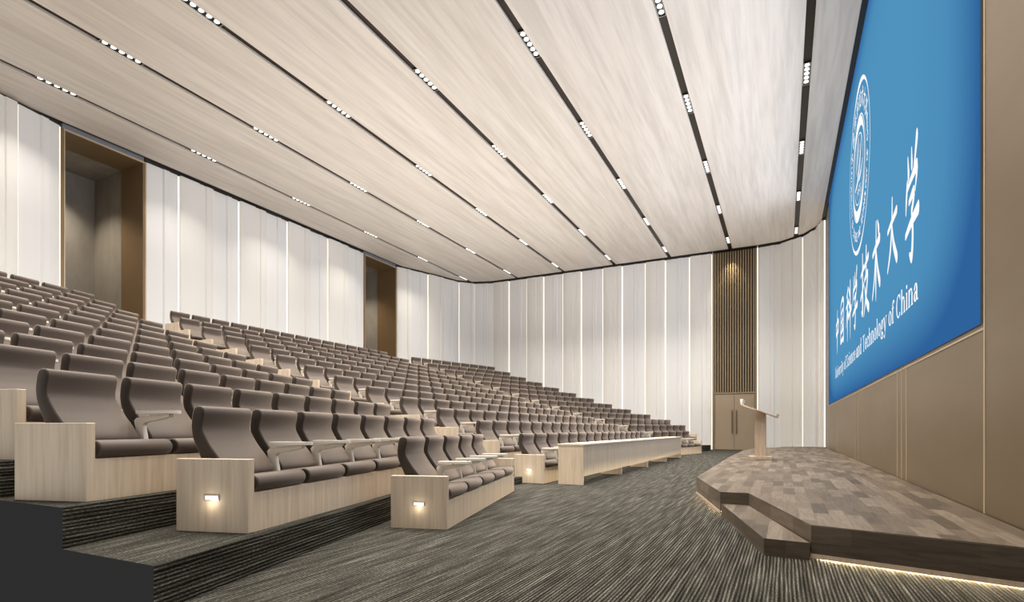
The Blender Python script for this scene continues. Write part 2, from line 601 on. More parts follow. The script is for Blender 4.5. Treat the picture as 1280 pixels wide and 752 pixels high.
# --- doorways in the back wall: bronze reveals, grey vestibule behind
def doorway(name, y0, y1):
    root = empty(name, (X_BACK, (y0 + y1) / 2, TOP), kind='structure')
    yc = (y0 + y1) / 2
    H = 9.98 - TOP
    w = (y1 - y0) / 2
    def part(nm, mat, fn):
        bm = bmesh.new(); fn(bm); return bm_obj(nm, bm, mat, root)
    # x local: 0 = wall face, negative = into the vestibule
    part('reveal_panel', M['reveal'], lambda b: (box(b, -1.2, 0.06, w - 0.05, w + 0.06, 0, H + 0.04),
                                                 box(b, -1.2, 0.06, -w - 0.06, -w + 0.05, 0, H + 0.04),
                                                 box(b, -1.2, 0.06, -w + 0.05, w - 0.05, H - 0.02, H + 0.04)))
    part('frame_edge', M['inlay'], lambda b: (box(b, 0.055, 0.075, -w + 0.03, -w + 0.05, 0, H + 0.04),
                                              box(b, 0.055, 0.075, w + 0.02, w + 0.06, 0, H + 0.04),
                                              box(b, 0.055, 0.075, -w + 0.05, w + 0.02, H - 0.01, H + 0.04)))
    part('lintel', M['lintel'], lambda b: box(b, -0.1, 0.03, -w, w, H + 0.045, DECK - TOP - 0.01))
    def vest(b):
        box(b, -3.0, -2.9, -w - 1.6, w + 0.1, 0, H + 0.1)
        box(b, -2.9, -1.2, w - 0.02, w + 0.1, 0, H + 0.1)
        box(b, -2.9, -1.2, -w - 1.6, -w - 1.5, 0, H + 0.1)
        box(b, -1.3, -1.2, -w - 1.6, -w - 0.06, 0, H + 0.1)
        box(b, -3.0, -1.2, -w - 1.6, w + 0.1, H - 0.02, H + 0.1)
    part('vestibule_wall', M['concrete'], vest)
    part('vestibule_floor', M['concrete'], lambda b: box(b, -3.0, 0.0, -w - 1.6, w + 0.1, -0.1, 0.0))
    lm = bmesh.new(); cyl(lm, (-1.9, -0.45, H - 0.05), (-1.9, -0.45, H - 0.025), 0.11, 20)
    d = bm_obj('recessed_downlight', lm, M['lamp'], root)
    ld = bpy.data.lights.new('vestibule_lamp', 'SPOT')
    ld.energy = 720; ld.color = (1, 0.87, 0.70); ld.spot_size = math.radians(105); ld.spot_blend = 0.9; ld.shadow_soft_size = 0.1
    lo = bpy.data.objects.new('vestibule_lamp', ld); COL.objects.link(lo)
    lo.location = (X_BACK - 1.9, yc - 0.45, 9.98 - 0.12)
    return root
doorway('door_1', 8.70, 11.03)
doorway('door_2', 21.84, 24.37)

# --- double door with slatted screen in the far wall
dx0, dx1 = -3.26, -1.17
d3 = empty('door_3', ((dx0 + dx1) / 2, Y_FAR, 0), kind='structure')
hw = (dx1 - dx0) / 2
bm = bmesh.new(); box(bm, -hw, hw, 0.10, 0.2, 0, DECK); bm_obj('dark_backing', bm, M['deck'], d3)
bm = bmesh.new()
box(bm, -hw, -hw + 0.09, -0.10, 0.10, 0, WTOP); box(bm, hw - 0.09, hw, -0.10, 0.10, 0, WTOP)
box(bm, -hw + 0.09, hw - 0.09, -0.06, 0.10, 2.84, 2.92)
bm_obj('frame', bm, M['slat'], d3)
for sx in (-1, 1):
    bm = bmesh.new()
    x0, x1 = (-hw + 0.10, -0.006) if sx < 0 else (0.006, hw - 0.10)
    soft_box(bm, x0, x1, -0.02, 0.09, 0.01, 2.83, 0.004, 1)
    lf = bm_obj('door_leaf', bm, M['doorleaf'], d3)
    bm = bmesh.new()
    xx = sx * 0.10
    soft_box(bm, xx - 0.03, xx + 0.03, -0.085, -0.06, 0.83, 2.0, 0.006, 2)
    for z in (0.95, 1.88):
        cyl(bm, (xx, -0.065, z), (xx, -0.015, z), 0.012, 8)
    bm_obj('handle', bm, M['handle'], lf)
bm = bmesh.new()
n_sl = 16
for i in range(n_sl):
    x = -hw + 0.15 + (2 * hw - 0.30) * i / (n_sl - 1)
    box(bm, x - 0.031, x + 0.031, -0.05, 0.07, 2.93, WTOP)
bm_obj('slat_screen', bm, M['slat'], d3)
ld = bpy.data.lights.new('slat_fill', 'SPOT')  # unseen spot added to brighten the slats
ld.energy = 260; ld.color = (1, 0.86, 0.6); ld.spot_size = math.radians(70); ld.spot_blend = 1.0; ld.shadow_soft_size = 0.05
lo = bpy.data.objects.new('slat_fill', ld); COL.objects.link(lo)
lo.location = (-2.35, Y_FAR - 0.55, 9.95)
lo.rotation_euler = (math.radians(14), 0, 0)

# ------------------------------------------------------------------ ceiling
SLOTS = [0.54, -2.39, -5.39, -8.36, -11.37, -14.35, -17.32]
SW = 0.095
ceil_o = None
bm = bmesh.new()
box(bm, -19.6, X_STAGE + 0.1, Y_CUT, Y_FAR + 0.2, DECK, DECK + 0.15)
ceil_o = bm_obj('ceiling', bm, M['deck'])
tag(ceil_o, kind='structure')
edges = [1.495] + [e for s in SLOTS for e in (s + SW, s - SW)] + [-19.08]
for i in range(0, len(edges), 2):
    xb, xa = edges[i], edges[i + 1]
    xs = sorted({xa, xb} | {p[0] for p in PATH_FAR if xa < p[0] < xb})
    far_pts = []
    for x in xs:
        far_pts.append((x, yfar(x) - 0.23))
    pts = [(xa, Y_CUT), (xb, Y_CUT)] + far_pts[::-1]
    bm = bmesh.new()
    prism(bm, pts, CEIL, DECK - 0.002)
    bm_obj('ceiling_panel', bm, M['ceiling'], ceil_o)

bm = bmesh.new()
box(bm, 1.50, X_STAGE - 0.02, Y_CUT, 27.9, CEIL - 0.01, DECK - 0.003)
tag(bm_obj('trim_1', bm, M['gap']), kind='structure')

# --- five-lamp downlights in the slots
ordn = ['first', 'second', 'third', 'fourth', 'fifth', 'sixth', 'seventh', 'eighth', 'ninth', 'tenth', 'eleventh', 'twelfth', 'thirteenth', 'fourteenth', 'fifteenth', 'sixteenth']
def make_downlight():
    root = empty('downlight', label='x', cat='ceiling light', group='five-lamp downlights in the ceiling slots')
    bm = bmesh.new()
    L, W, H = 0.95, 0.15, 0.045
    # open-bottomed black tray with thin pale rim
    box(bm, -W / 2, W / 2, -L / 2, L / 2, H - 0.006, H)
    for sx in (-1, 1):
        box(bm, min(sx * W / 2, sx * (W / 2 - 0.006)), max(sx * W / 2, sx * (W / 2 - 0.006)), -L / 2, L / 2, 0, H - 0.006)
        box(bm, -W / 2 + 0.006, W / 2 - 0.006, min(sx * L / 2, sx * (L / 2 - 0.006)), max(sx * L / 2, sx * (L / 2 - 0.006)), 0, H - 0.006)
    bm_obj('housing', bm, M['housing'], root)
    bm = bmesh.new()
    t = 0.006
    box(bm, -W / 2 - t, -W / 2, -L / 2 - t, L / 2 + t, -0.002, 0.006); box(bm, W / 2, W / 2 + t, -L / 2 - t, L / 2 + t, -0.002, 0.006)
    box(bm, -W / 2, W / 2, -L / 2 - t, -L / 2, -0.002, 0.006); box(bm, -W / 2, W / 2, L / 2, L / 2 + t, -0.002, 0.006)
    bm_obj('rim', bm, M['arm'], root)
    for i in range(5):
        bm = bmesh.new()
        cyl(bm, (0, 0, 0.014), (0, 0, 0.036), 0.058, 20, 0.05)
        bm_obj('lamp', bm, M['lamp'], root, loc=(0, (i - 2) * 0.185, 0))
    return root
proto_dl = make_downlight()
first = True
dl_data = bpy.data.lights.new('downlight_beam', 'AREA')
dl_data.shape = 'RECTANGLE'; dl_data.size = 0.12; dl_data.size_y = 0.9
dl_data.energy = 178.0; dl_data.color = (1.0, 0.93, 0.83); dl_data.spread = math.radians(114)
dl_back = dl_data.copy(); dl_back.energy = 58.0
dl_front = dl_data.copy(); dl_front.energy = 22.0
sl_name = ['first', 'second', 'third', 'fourth', 'fifth', 'sixth', 'seventh']
for si, sx in enumerate(SLOTS):
    for j in range(7):
        y = 3.57 + 4.13 * j
        if y > yfar(sx) - 0.6:
            continue
        pr = proj(sx, y, CEIL)
        vis = pr and -25 < pr[0] < 1300 and pr[1] > -12
        if y < yfar(sx) - 1.6:
            lo = bpy.data.objects.new('downlight_beam', dl_front if si == 0 else dl_back if si == 6 else dl_data); COL.objects.link(lo)
            lo.location = (sx, y, CEIL + 0.012)
        if not vis:
            continue
        o = proto_dl if first else copy_tree(proto_dl)
        first = False
        o.location = (sx, y, CEIL + 0.018)
        nfar = sum(1 for jj in range(j, 7) if 3.57 + 4.13 * jj <= yfar(sx) - 0.6)
        o['label'] = 'five-lamp downlight, %s from the far end of the %s ceiling slot from the screen' % (ordn[nfar - 1], sl_name[si])

# ------------------------------------------------------------------ benches (one per row and block)
DEPTH, PH, PT, BH = 0.62, 0.556, 0.072, 0.30
ORD = ordn
BLOCK_PHRASE = {'near': 'near angled block', 'mid': 'long middle block', 'far': 'far angled block'}

def make_bench(length, lamp, name='seating_bench'):
    """Local axes: x forward to the stage (0 = front face), y along the row from 0 to length."""
    root = empty(name)
    bm = bmesh.new()
    box(bm, -0.028, 0.0, PT, length - PT, 0.0, BH)
    bm_obj('front_panel', bm, M['bench'], root)
    bm = bmesh.new()
    box(bm, -DEPTH + 0.02, -0.03, PT, length - PT, BH - 0.03, BH - 0.001)
    bm_obj('seat_deck', bm, M['bench'], root)
    bm = bmesh.new()
    box(bm, -DEPTH, -DEPTH + 0.02, PT, length - PT, 0.0, 0.52)
    bm_obj('rear_panel', bm, M['bench'], root)
    for s in (0, 1):
        bm = bmesh.new()
        y0 = 0 if s == 0 else length - PT
        soft_box(bm, -DEPTH, 0.004, y0, y0 + PT, 0.0, PH, 0.003, 1)
        ep = bm_obj('end_panel', bm, M['bench'], root)
        if s == 0 and lamp:
            bm = bmesh.new()
            xc, zc = -DEPTH * 0.49, 0.262
            w, h = 0.062, 0.022
            for (a, b, c, d) in ((-w, w, h - 0.006, h), (-w, w, -h, -h + 0.006), (-w, -w + 0.006, -h + 0.006, h - 0.006), (w - 0.006, w, -h + 0.006, h - 0.006)):
                box(bm, xc + a, xc + b, -0.008, 0.002, zc + c, zc + d)
            sl = bm_obj('step_light', bm, M['chrome'], ep)
            bm = bmesh.new()
            box(bm, xc - w + 0.006, xc + w - 0.006, -0.004, -0.001, zc - h + 0.006, zc + h - 0.006)
            bm_obj('step_light_lens', bm, M['steplamp'], ep)
            pd = bpy.data.lights.new('step_glow', 'POINT')
            pd.energy = 0.34; pd.color = (1, 0.86, 0.66); pd.shadow_soft_size = 0.03
            po = bpy.data.objects.new('step_glow', pd); COL.objects.link(po)
            po.parent = ep; po.location = (xc, -0.055, zc - 0.040)
    return root

# ------------------------------------------------------------------ one auditorium seat
SEAT_W = 0.62
def make_seat():
    root = empty('auditorium_seat')
    hw = SEAT_W / 2
    bw = hw - 0.03
    z0 = BH + 0.001
    # S-shaped backrest: upright headrest, waist sweeping forward to the seat
    front = [(-0.325, z0 + 0.02), (-0.285, 0.40), (-0.282, 0.455), (-0.335, 0.535), (-0.424, 0.64), (-0.484, 0.73), (-0.512, 0.80), (-0.492, 0.91)]
    front = smoothpts(front, 4)
    topf = [(-0.494, 0.942), (-0.516, 0.963), (-0.549, 0.967), (-0.576, 0.955), (-0.588, 0.93)]
    back = smoothpts([(-0.594, 0.91), (-0.606, 0.81), (-0.590, 0.71), (-0.545, 0.61), (-0.500, 0.51), (-0.465, 0.42), (-0.450, z0 + 0.02)], 4)
    prof = front + topf + back + [(-0.440, z0), (-0.335, z0)]
    bm = bmesh.new()
    caps = side_prism(bm, prof, -bw, bw, 0.014)
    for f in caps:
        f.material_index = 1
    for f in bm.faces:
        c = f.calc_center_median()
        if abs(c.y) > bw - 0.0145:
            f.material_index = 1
    bm_obj('backrest', bm, [M['fabric'], M['fabric_shaded']], root, angle=48)
    # cushion with a full rounded front roll
    roll = [(-0.045 + 0.066 * math.cos(a), z0 + 0.066 + 0.066 * math.sin(a)) for a in [math.radians(d) for d in range(-90, 91, 15)]]
    pr = roll + [(-0.14, z0 + 0.122), (-0.265, z0 + 0.112), (-0.275, z0 + 0.05), (-0.275, z0)]
    bm = bmesh.new()
    caps = side_prism(bm, pr, -hw + 0.004, hw - 0.004, 0.012)
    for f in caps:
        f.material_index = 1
    bm_obj('seat_cushion', bm, [M['fabric'], M['fabric_shaded']], root, angle=48)
    # armrest on the near side: raked post, arm, oval writing tablet
    ya = -hw - 0.024
    out = [(-0.300, z0), (-0.365, 0.545), (-0.372, 0.585), (-0.350, 0.607), (-0.10, 0.640), (-0.030, 0.641), (-0.018, 0.628), (-0.032, 0.610),
           (-0.10, 0.596), (-0.268, 0.566), (-0.290, 0.545), (-0.245, z0)]
    bm = bmesh.new()
    side_prism(bm, out[::-1], ya - 0.023, ya + 0.023, 0.006)
    ar = bm_obj('armrest', bm, M['arm'], root, angle=40)
    bm = bmesh.new()
    n = 24
    pts = []
    for i in range(n):
        a = 2 * pi * i / n
        ca, sa = math.cos(a), math.sin(a)
        e = 0.62
        pts.append((-0.150 + 0.205 * math.copysign(abs(ca) ** e, ca), ya + 0.056 * math.copysign(abs(sa) ** e, sa)))
    prism(bm, pts, 0.6415, 0.668)
    bm_obj('writing_tablet', bm, M['tablet'], ar, angle=40)
    return root

class Row:
    pass

ROWS = []
WING_PITCH = 0.70
MID_PITCH = 0.672
FARW_PITCH = 0.672
for k in range(13):
    nw = 5 if k == 0 else (8 if k == 1 else 9)
    # near wing: t runs away from the camera along the row, last seat ends at the aisle
    bx, by = -3.17 - PITCH_X * k, 4.9
    tr = 3.49
    t0 = tr - nw * WING_PITCH
    r = Row(); r.block = 'near'; r.k = k; r.n = nw; r.pitch = WING_PITCH
    r.org = (bx - SA * (t0 - PT), by + CA * (t0 - PT)); r.rz = WA; r.z = FL[k]
    r.length = nw * WING_PITCH + 2 * PT; r.first = PT; r.flip = False
    ROWS.append(r)
    # middle block
    nm = 16 if k < 12 else 15
    y0 = 9.87 - 0.0 + (0.34 if k == 12 else 0.0) - PT - 0.02
    r = Row(); r.block = 'mid'; r.k = k; r.n = nm; r.pitch = MID_PITCH
    r.org = (-4.13 - PITCH_X * k, y0 - 0.07); r.rz = 0.0; r.z = FL[k]
    r.length = nm * MID_PITCH + 2 * PT; r.first = PT; r.flip = False
    ROWS.append(r)
    # far wing: the mirror image about y = YM, counted from the aisle
    r = Row(); r.block = 'far'; r.k = k; r.n = nw; r.pitch = FARW_PITCH
    L = nw * FARW_PITCH + 2 * PT
    te = tr + PT
    px, py = bx - SA * te, 2 * YM - (by + CA * te)
    r.org = (px, py); r.rz = -WA; r.z = FL[k]
    r.length = L; r.first = PT; r.flip = False
    ROWS.append(r)

def to_world(r, x, y, z):
    c, s = math.cos(r.rz), math.sin(r.rz)
    return r.org[0] + c * x - s * y, r.org[1] + s * x + c * y, r.z + z

cand = []
for r in ROWS:
    lamp = (r.block == 'near' and r.k in (0, 1)) or (r.block == 'mid' and r.k == 0)
    b = make_bench(r.length, lamp)
    b.location = (r.org[0], r.org[1], r.z); b.rotation_euler = (0, 0, r.rz)
    tag(b, 'pale ash bench base under the %s row of seats, %s' % (ORD[r.k], BLOCK_PHRASE[r.block]), 'bench', 'wooden bench bases of the seating')
    for i in range(r.n):
        yc = r.first + (i + 0.5) * r.pitch
        w = to_world(r, -0.45, yc, 0.95)
        p = proj(*w)
        if p is None or p[0] < -45 or p[0] > 1325:
            continue
        cand.append((p[2], r, i, yc))
cand.sort(key=lambda c: c[0])

proto = make_seat()
proto_parts = {}
def seat_label(r, i):
    row = ORD[r.k]
    if r.block == 'near':
        side = 'from the aisle'; idx = r.n - 1 - i
        return 'taupe seat, %s %s, %s row of the near angled block' % (ORD[idx], side, row)
    if r.block == 'mid':
        return 'taupe seat, %s from the near aisle, %s row of the middle block' % (ORD[i], row)
    return 'taupe seat, %s from the aisle, %s row of the far angled block' % (ORD[i], row)

def seat_arm_first(r, i):
    return i == 0

top300 = cand[:300]
j0 = next(j for j, c in enumerate(top300) if c[2] != 0)
top300.insert(0, top300.pop(j0))                 # the model seat itself takes a place where it keeps its armrest
for n_done, (d, r, i, yc) in enumerate(top300):
    o = proto if n_done == 0 else copy_tree(proto)
    o.location = to_world(r, 0, yc, 0)
    o.rotation_euler = (0, 0, r.rz)
    o.scale = (1, (r.pitch - 0.05) / SEAT_W, 1)
    o['label'] = seat_label(r, i)
    o['category'] = 'seat'
    o['group'] = 'upholstered seats of the ' + BLOCK_PHRASE[r.block]
    if i == 0:                                   # the bench end panel serves as this seat's near arm
        for ch in list(o.children):
            if ch.name.split('.')[0] == 'armrest':
                for g in list(ch.children):
                    bpy.data.objects.remove(g)
                bpy.data.objects.remove(ch)

# the seats beyond the 300 that show largest, as one mass in the far rows
bm = bmesh.new()
MI = {M['fabric'].name: 0, M['fabric_shaded'].name: 1, M['arm'].name: 2, M['tablet'].name: 3}
def leaves(o):
    for ch in o.children:
        yield ch
        yield from leaves(ch)
for d, r, i, yc in cand[300:]:
    mw = Matrix.Translation(to_world(r, 0, yc, 0)) @ Matrix.Rotation(r.rz, 4, 'Z') @ Matrix.Diagonal((1, (r.pitch - 0.05) / SEAT_W, 1, 1))
    for ch in leaves(proto):
        if i == 0 and ch.name.split('.')[0] in ('armrest', 'writing_tablet'):
            continue
        me = ch.data
        vv = [bm.verts.new(mw @ v.co) for v in me.vertices]
        for p in me.polygons:
            f = bm.faces.new([vv[q] for q in p.vertices])
            f.material_index = MI[me.materials[p.material_index].name]
            f.smooth = True
me = bpy.data.meshes.new('auditorium_seats')
bm.to_mesh(me); bm.free()
o = link('auditorium_seats', me, [M['fabric'], M['fabric_shaded'], M['arm'], M['tablet']])
me.set_sharp_from_angle(angle=math.radians(48))
tag(o, 'mass of small taupe seats filling the rear rows by the back wall', 'seats', kind='stuff')

# ------------------------------------------------------------------ long front desk
dk = empty('front_desk', (-3.36, 9.80, 0), label='long pale ash desk standing on the carpet before the middle seats', cat='desk')
DL, DD, DH = 11.0, 0.50, 0.77
bm = bmesh.new(); soft_box(bm, -DD - 0.008, 0.008, -0.008, DL + 0.008, DH - 0.035, DH, 0.003, 1); bm_obj('desk_top', bm, M['bench'], dk)
bm = bmesh.new(); box(bm, -0.03, -0.004, 0.032, DL - 0.032, 0.16, DH - 0.036); bm_obj('modesty_panel', bm, M['bench'], dk)
for y in (0.0, 2.72, 5.47, 8.22, DL - 0.03):
    bm = bmesh.new()
    if y in (0.0, DL - 0.03):
        box(bm, -DD, 0.0, y, y + 0.03, 0, DH - 0.036)
    else:
        prism(bm, [(-0.031, y), (-0.031, y + 0.03), (-DD, y + 0.03), (-DD, y)], 0, DH - 0.036)
        box(bm, -0.031, 0.0, y, y + 0.03, 0, 0.159)
    bm_obj('leg', bm, M['bench'], dk)

# ------------------------------------------------------------------ stage with two corner steps
HS = 0.283
out = [(1.625, 4.60), (0.20, 5.0), (-0.37, 7.14), (-0.69, 7.13), (-1.24, 9.16), (-1.33, 15.9)]
out += [(-1.30, 21.6), (-1.02, 24.4), (-0.69, 25.2), (-0.37, 25.2), (0.15, 26.8), (1.0, 26.95), (1.625, 27.0)]
def stage_mesh(pts, zb, zt, off=0.0):
    bm = bmesh.new(); uvl = bm.loops.layers.uv.new('UVMap')
    uv_face(bm, uvl, [(*p, zt) for p in pts][::-1], [(p[1], p[0]) for p in pts][::-1])
    s = 0.3
    for a, b in zip(pts, pts[1:]):
        L = math.hypot(b[0] - a[0], b[1] - a[1])
        uv_face(bm, uvl, [(*b, zb), (*a, zb), (*a, zt), (*b, zt)], [(s + L, zb - .02), (s, zb - .02), (s, zt - .02), (s + L, zt - .02)])
        s += L
    a, b = pts[-1], pts[0]
    uv_face(bm, uvl, [(*b, zb), (*a, zb), (*a, zt), (*b, zt)], [(0, 0)] * 4)
    uv_face(bm, uvl, [(*p, zb) for p in pts], [(p[1], p[0]) for p in pts])
    return bm
st = empty('stage', (0, 0, 0), label='low oak plank stage platform under the big blue screen', cat='stage')
mesh_keep('platform', stage_mesh(out, 0.052, HS), M['planks'], st)
def grow(pts, q):
    """Push the outline outwards (the stage lies on the left of the walk from near to far seen from above)."""
    o2 = []
    for i, p in enumerate(pts):
        c = Vector(p); n = Vector((0, 0))
        if i > 0:
            d = (c - Vector(pts[i - 1])).normalized(); n += Vector((-d.y, d.x))
        if i < len(pts) - 1:
            d = (Vector(pts[i + 1]) - c).normalized(); n += Vector((-d.y, d.x))
        n.normalize()
        e = c + n * q
        o2.append((min(e.x, 1.625), e.y))
    return o2
def strip_ring(o_pts, i_pts, segs, z0, z1):
    bm = bmesh.new()
    for i in segs:
        prism(bm, [o_pts[i], o_pts[i + 1], i_pts[i + 1], i_pts[i]], z0, z1)
    return bm
g0, g1, g2, g3 = grow(out, 0.006), grow(out, -0.02), grow(out, -0.09), grow(out, -0.13)
for seg in ((0,), (3, 4, 5, 6, 7), (10,)):
    bm_obj('toe_board', strip_ring(g0, g1, seg, 0.018, 0.054), M['lectern'], st)
bm_obj('edge_light', strip_ring(g2, g3, (0,), 0.001, 0.016), M['cove'], st)
bm_obj('edge_light', strip_ring(g2, g3, (3, 4, 5, 6, 7), 0.001, 0.016), M['cove'], st)
sp = [(0.19, 4.98), (-0.145, 5.02), (-0.675, 7.12), (-0.378, 7.132)]
mesh_keep('corner_step', stage_mesh(sp, 0.0, HS / 2), M['planks'], st)
sp2 = [(-0.378, 25.19), (-0.675, 25.2), (-0.16, 27.1), (0.14, 27.15)]
mesh_keep('corner_step', stage_mesh(sp2, 0.0, HS / 2), M['planks'], st)

# ------------------------------------------------------------------ lectern on the stage
lc = empty('lectern', (-0.52, 15.4, HS), label='slim pale oak lectern with a slanted top standing on the stage', cat='lectern')
bm = bmesh.new(); soft_box(bm, -0.27, 0.27, -0.22, 0.22, 0, 0.075, 0.004, 1); bm_obj('base', bm, M['lectern'], lc)
bm = bmesh.new()
p = [(-0.13, 0.076), (0.13, 0.076), (0.13, 1.15), (-0.13, 1.255)]
side_prism(bm, p, -0.15, 0.15, 0.004); bm_obj('post', bm, M['lectern'], lc)
bm = bmesh.new()
sl = (1.15 - 1.255) / 0.26
def sz(x, o): return 1.2025 + sl * x + o
side_prism(bm, [(-0.42, sz(-0.42, 0.003)), (0.40, sz(0.40, 0.003)), (0.40, sz(0.40, 0.03)), (-0.42, sz(-0.42, 0.03))], -0.40, 0.40, 0.003)
top = bm_obj('reading_top', bm, M['lectern'], lc)
bm = bmesh.new(); side_prism(bm, [(0.36, sz(0.36, 0.031)), (0.40, sz(0.40, 0.031)), (0.43, sz(0.40, 0.085)), (0.39, sz(0.36, 0.09))], -0.40, 0.40); bm_obj('paper_stop', bm, M['lectern'], top)
bm = bmesh.new(); side_prism(bm, [(-0.45, sz(-0.42, 0.02)), (-0.42, sz(-0.42, 0.02)), (-0.385, sz(-0.42, 0.155)), (-0.465, sz(-0.42, 0.16))], -0.36, 0.36, 0.003); bm_obj('front_board', bm, M['tablet'], lc)

# ------------------------------------------------------------------ blue display with emblem and lettering
SX = X_STAGE - 0.016
SY0, SY1, SZ0, SZ1 = 6.42, 25.1, 2.015, 10.20
scr = empty('display_screen', (X_STAGE, (SY0 + SY1) / 2, SZ0), label='huge blue display screen with white emblem and lettering on the stage wall', cat='screen')
def to_scr(o):
    o.parent = scr
    o.location = (-X_STAGE, -(SY0 + SY1) / 2, -SZ0)
    return o
bm = bmesh.new(); box(bm, SX + 0.004, X_STAGE - 0.001, SY0, SY1, SZ0, SZ1); to_scr(bm_obj('casing', bm, M['bronze']))
bm = bmesh.new(); uvl = bm.loops.layers.uv.new('UVMap')
uv_face(bm, uvl, [(SX, SY1, SZ0), (SX, SY0, SZ0), (SX, SY0, SZ1), (SX, SY1, SZ1)], [(0, 0), (1, 0), (1, 1.0), (0, 1.0)])
to_scr(mesh_keep('picture', bm, M['screen']))

class Ink:
    """Flat marks on the screen: local (a, b) runs rightwards for a person facing it, and up."""
    def __init__(self): self.bm = bmesh.new()
    def P(self, a, b): return self.bm.verts.new((SX - 0.006, -a, b))
    def poly(self, pts):
        try: self.bm.faces.new([self.P(*q) for q in pts])
        except ValueError: pass
    def ribbon(self, pts, tf, n=6, cap=True):
        pts = smoothpts(pts, n) if len(pts) > 2 else list(pts)
        L, R = [], []
        for i, (x, y, w) in enumerate(pts):
            a = pts[max(0, i - 1)]; b = pts[min(len(pts) - 1, i + 1)]
            d = Vector((b[0] - a[0], b[1] - a[1])); d.normalize()
            nx, ny = -d.y, d.x
            L.append((x + nx * w / 2, y + ny * w / 2)); R.append((x - nx * w / 2, y - ny * w / 2))
        LV = [self.P(*tf(*q)) for q in L]; RV = [self.P(*tf(*q)) for q in R]
        for i in range(len(pts) - 1):
            self.bm.faces.new((LV[i], RV[i], RV[i + 1], LV[i + 1]))
        if cap:
            for (x, y, w) in (pts[0], pts[-1]):
                if w > 0.03:
                    self.poly([tf(x + w / 2 * math.cos(t), y + w / 2 * math.sin(t)) for t in [2 * pi * j / 10 for j in range(10)]])
    def done(self, name):
        return to_scr(mesh_keep(name, self.bm, M['white']))

# brush characters, one unit square each: strokes of (x, y, width)
def K(*p): return [tuple(q) for q in p]
CH = {
 'zhong': [K((.2,.70,.07),(.22,.45,.12)), K((.2,.68,.07),(.5,.73,.09),(.82,.71,.13),(.74,.47,.11)), K((.24,.46,.08),(.72,.50,.10)), K((.52,1,.07),(.5,.6,.13),(.49,.25,.13),(.48,-.02,.03))],
 'guo': [K((.16,.88,.07),(.13,.5,.10),(.14,.08,.14)), K((.15,.88,.07),(.5,.97,.10),(.86,.90,.13),(.88,.5,.11),(.84,.05,.14)), K((.13,.07,.11),(.83,.10,.11)),
         K((.3,.70,.07),(.68,.74,.10)), K((.31,.50,.07),(.66,.53,.09)), K((.50,.73,.10),(.47,.28,.10)), K((.26,.27,.08),(.74,.31,.10)), K((.6,.43,.08),(.69,.35,.10))],
 'ke': [K((.42,.95,.11),(.12,.83,.05)), K((.04,.64,.07),(.5,.71,.11)), K((.28,.86,.10),(.28,.4,.13),(.27,-.02,.04)), K((.28,.62,.10),(.02,.28,.04)), K((.30,.58,.06),(.47,.42,.12)),
        K((.58,.92,.06),(.70,.80,.12)), K((.53,.70,.06),(.66,.58,.12)), K((.48,.38,.08),(.72,.45,.10),(.99,.50,.13)), K((.82,1,.10),(.81,.5,.13),(.82,-.05,.03))],
 'xue': [K((.22,.98,.06),(.27,.82,.13)), K((.50,1,.06),(.52,.86,.12)), K((.88,1.02,.14),(.74,.86,.09),(.64,.78,.03)), K((.17,.74,.11),(.10,.62,.11),(.06,.50,.06)),
         K((.14,.70,.06),(.5,.74,.08),(.88,.76,.13),(.76,.58,.05)), K((.30,.55,.06),(.68,.58,.11),(.50,.42,.08)), K((.50,.44,.09),(.58,.22,.13),(.50,.02,.13),(.32,.07,.03)), K((.03,.28,.07),(.5,.34,.10),(.98,.37,.13))],
 'ji': [K((.03,.70,.07),(.42,.77,.11)), K((.25,1,.08),(.27,.5,.12),(.26,.08,.14),(.12,.10,.04)), K((.02,.33,.10),(.44,.50,.06)), K((.48,.74,.07),(.98,.81,.12)),
        K((.73,1,.10),(.71,.56,.11)), K((.52,.53,.07),(.90,.57,.12),(.72,.27,.12),(.42,-.02,.04)), K((.55,.42,.06),(.74,.18,.12),(1.02,.02,.16))],
 'shu': [K((.06,.64,.08),(.5,.69,.10),(.95,.72,.13)), K((.52,1,.08),(.5,.6,.12),(.48,.2,.13),(.49,-.03,.04)), K((.48,.64,.11),(.30,.30,.11),(.03,.06,.08)), K((.53,.62,.06),(.72,.34,.13),(.97,.14,.15)), K((.70,.98,.06),(.84,.84,.15))],
 'da': [K((.05,.60,.09),(.5,.66,.11),(.95,.71,.14)), K((.52,1,.08),(.48,.60,.12),(.32,.24,.13),(.03,-.02,.07)), K((.50,.58,.07),(.66,.28,.15),(.97,.0,.17))],
}
LAY = [('zhong', 21.2, 3.58, 4.98, 1.5), ('guo', 19.55, 3.66, 5.04, 1.35), ('ke', 17.7, 3.55, 5.02, 1.5), ('xue', 16.2, 3.6, 4.97, 1.15),
       ('ji', 14.4, 3.6, 5.0, 1.42), ('shu', 12.7, 3.6, 5.05, 1.1), ('da', 10.95, 3.78, 4.86, 1.0), ('xue', 9.4, 3.45, 4.98, 1.0)]
for nm, yc, zb, zt, w in LAY:
    tf = lambda x, y, yc=yc, zb=zb, zt=zt, w=w * 0.9: (-yc + (x - 0.5) * w, zb + y * (zt - zb))
    ink = Ink()
    for stv in CH[nm]:
        ink.ribbon(stv, tf)
    ink.done('brush_character')

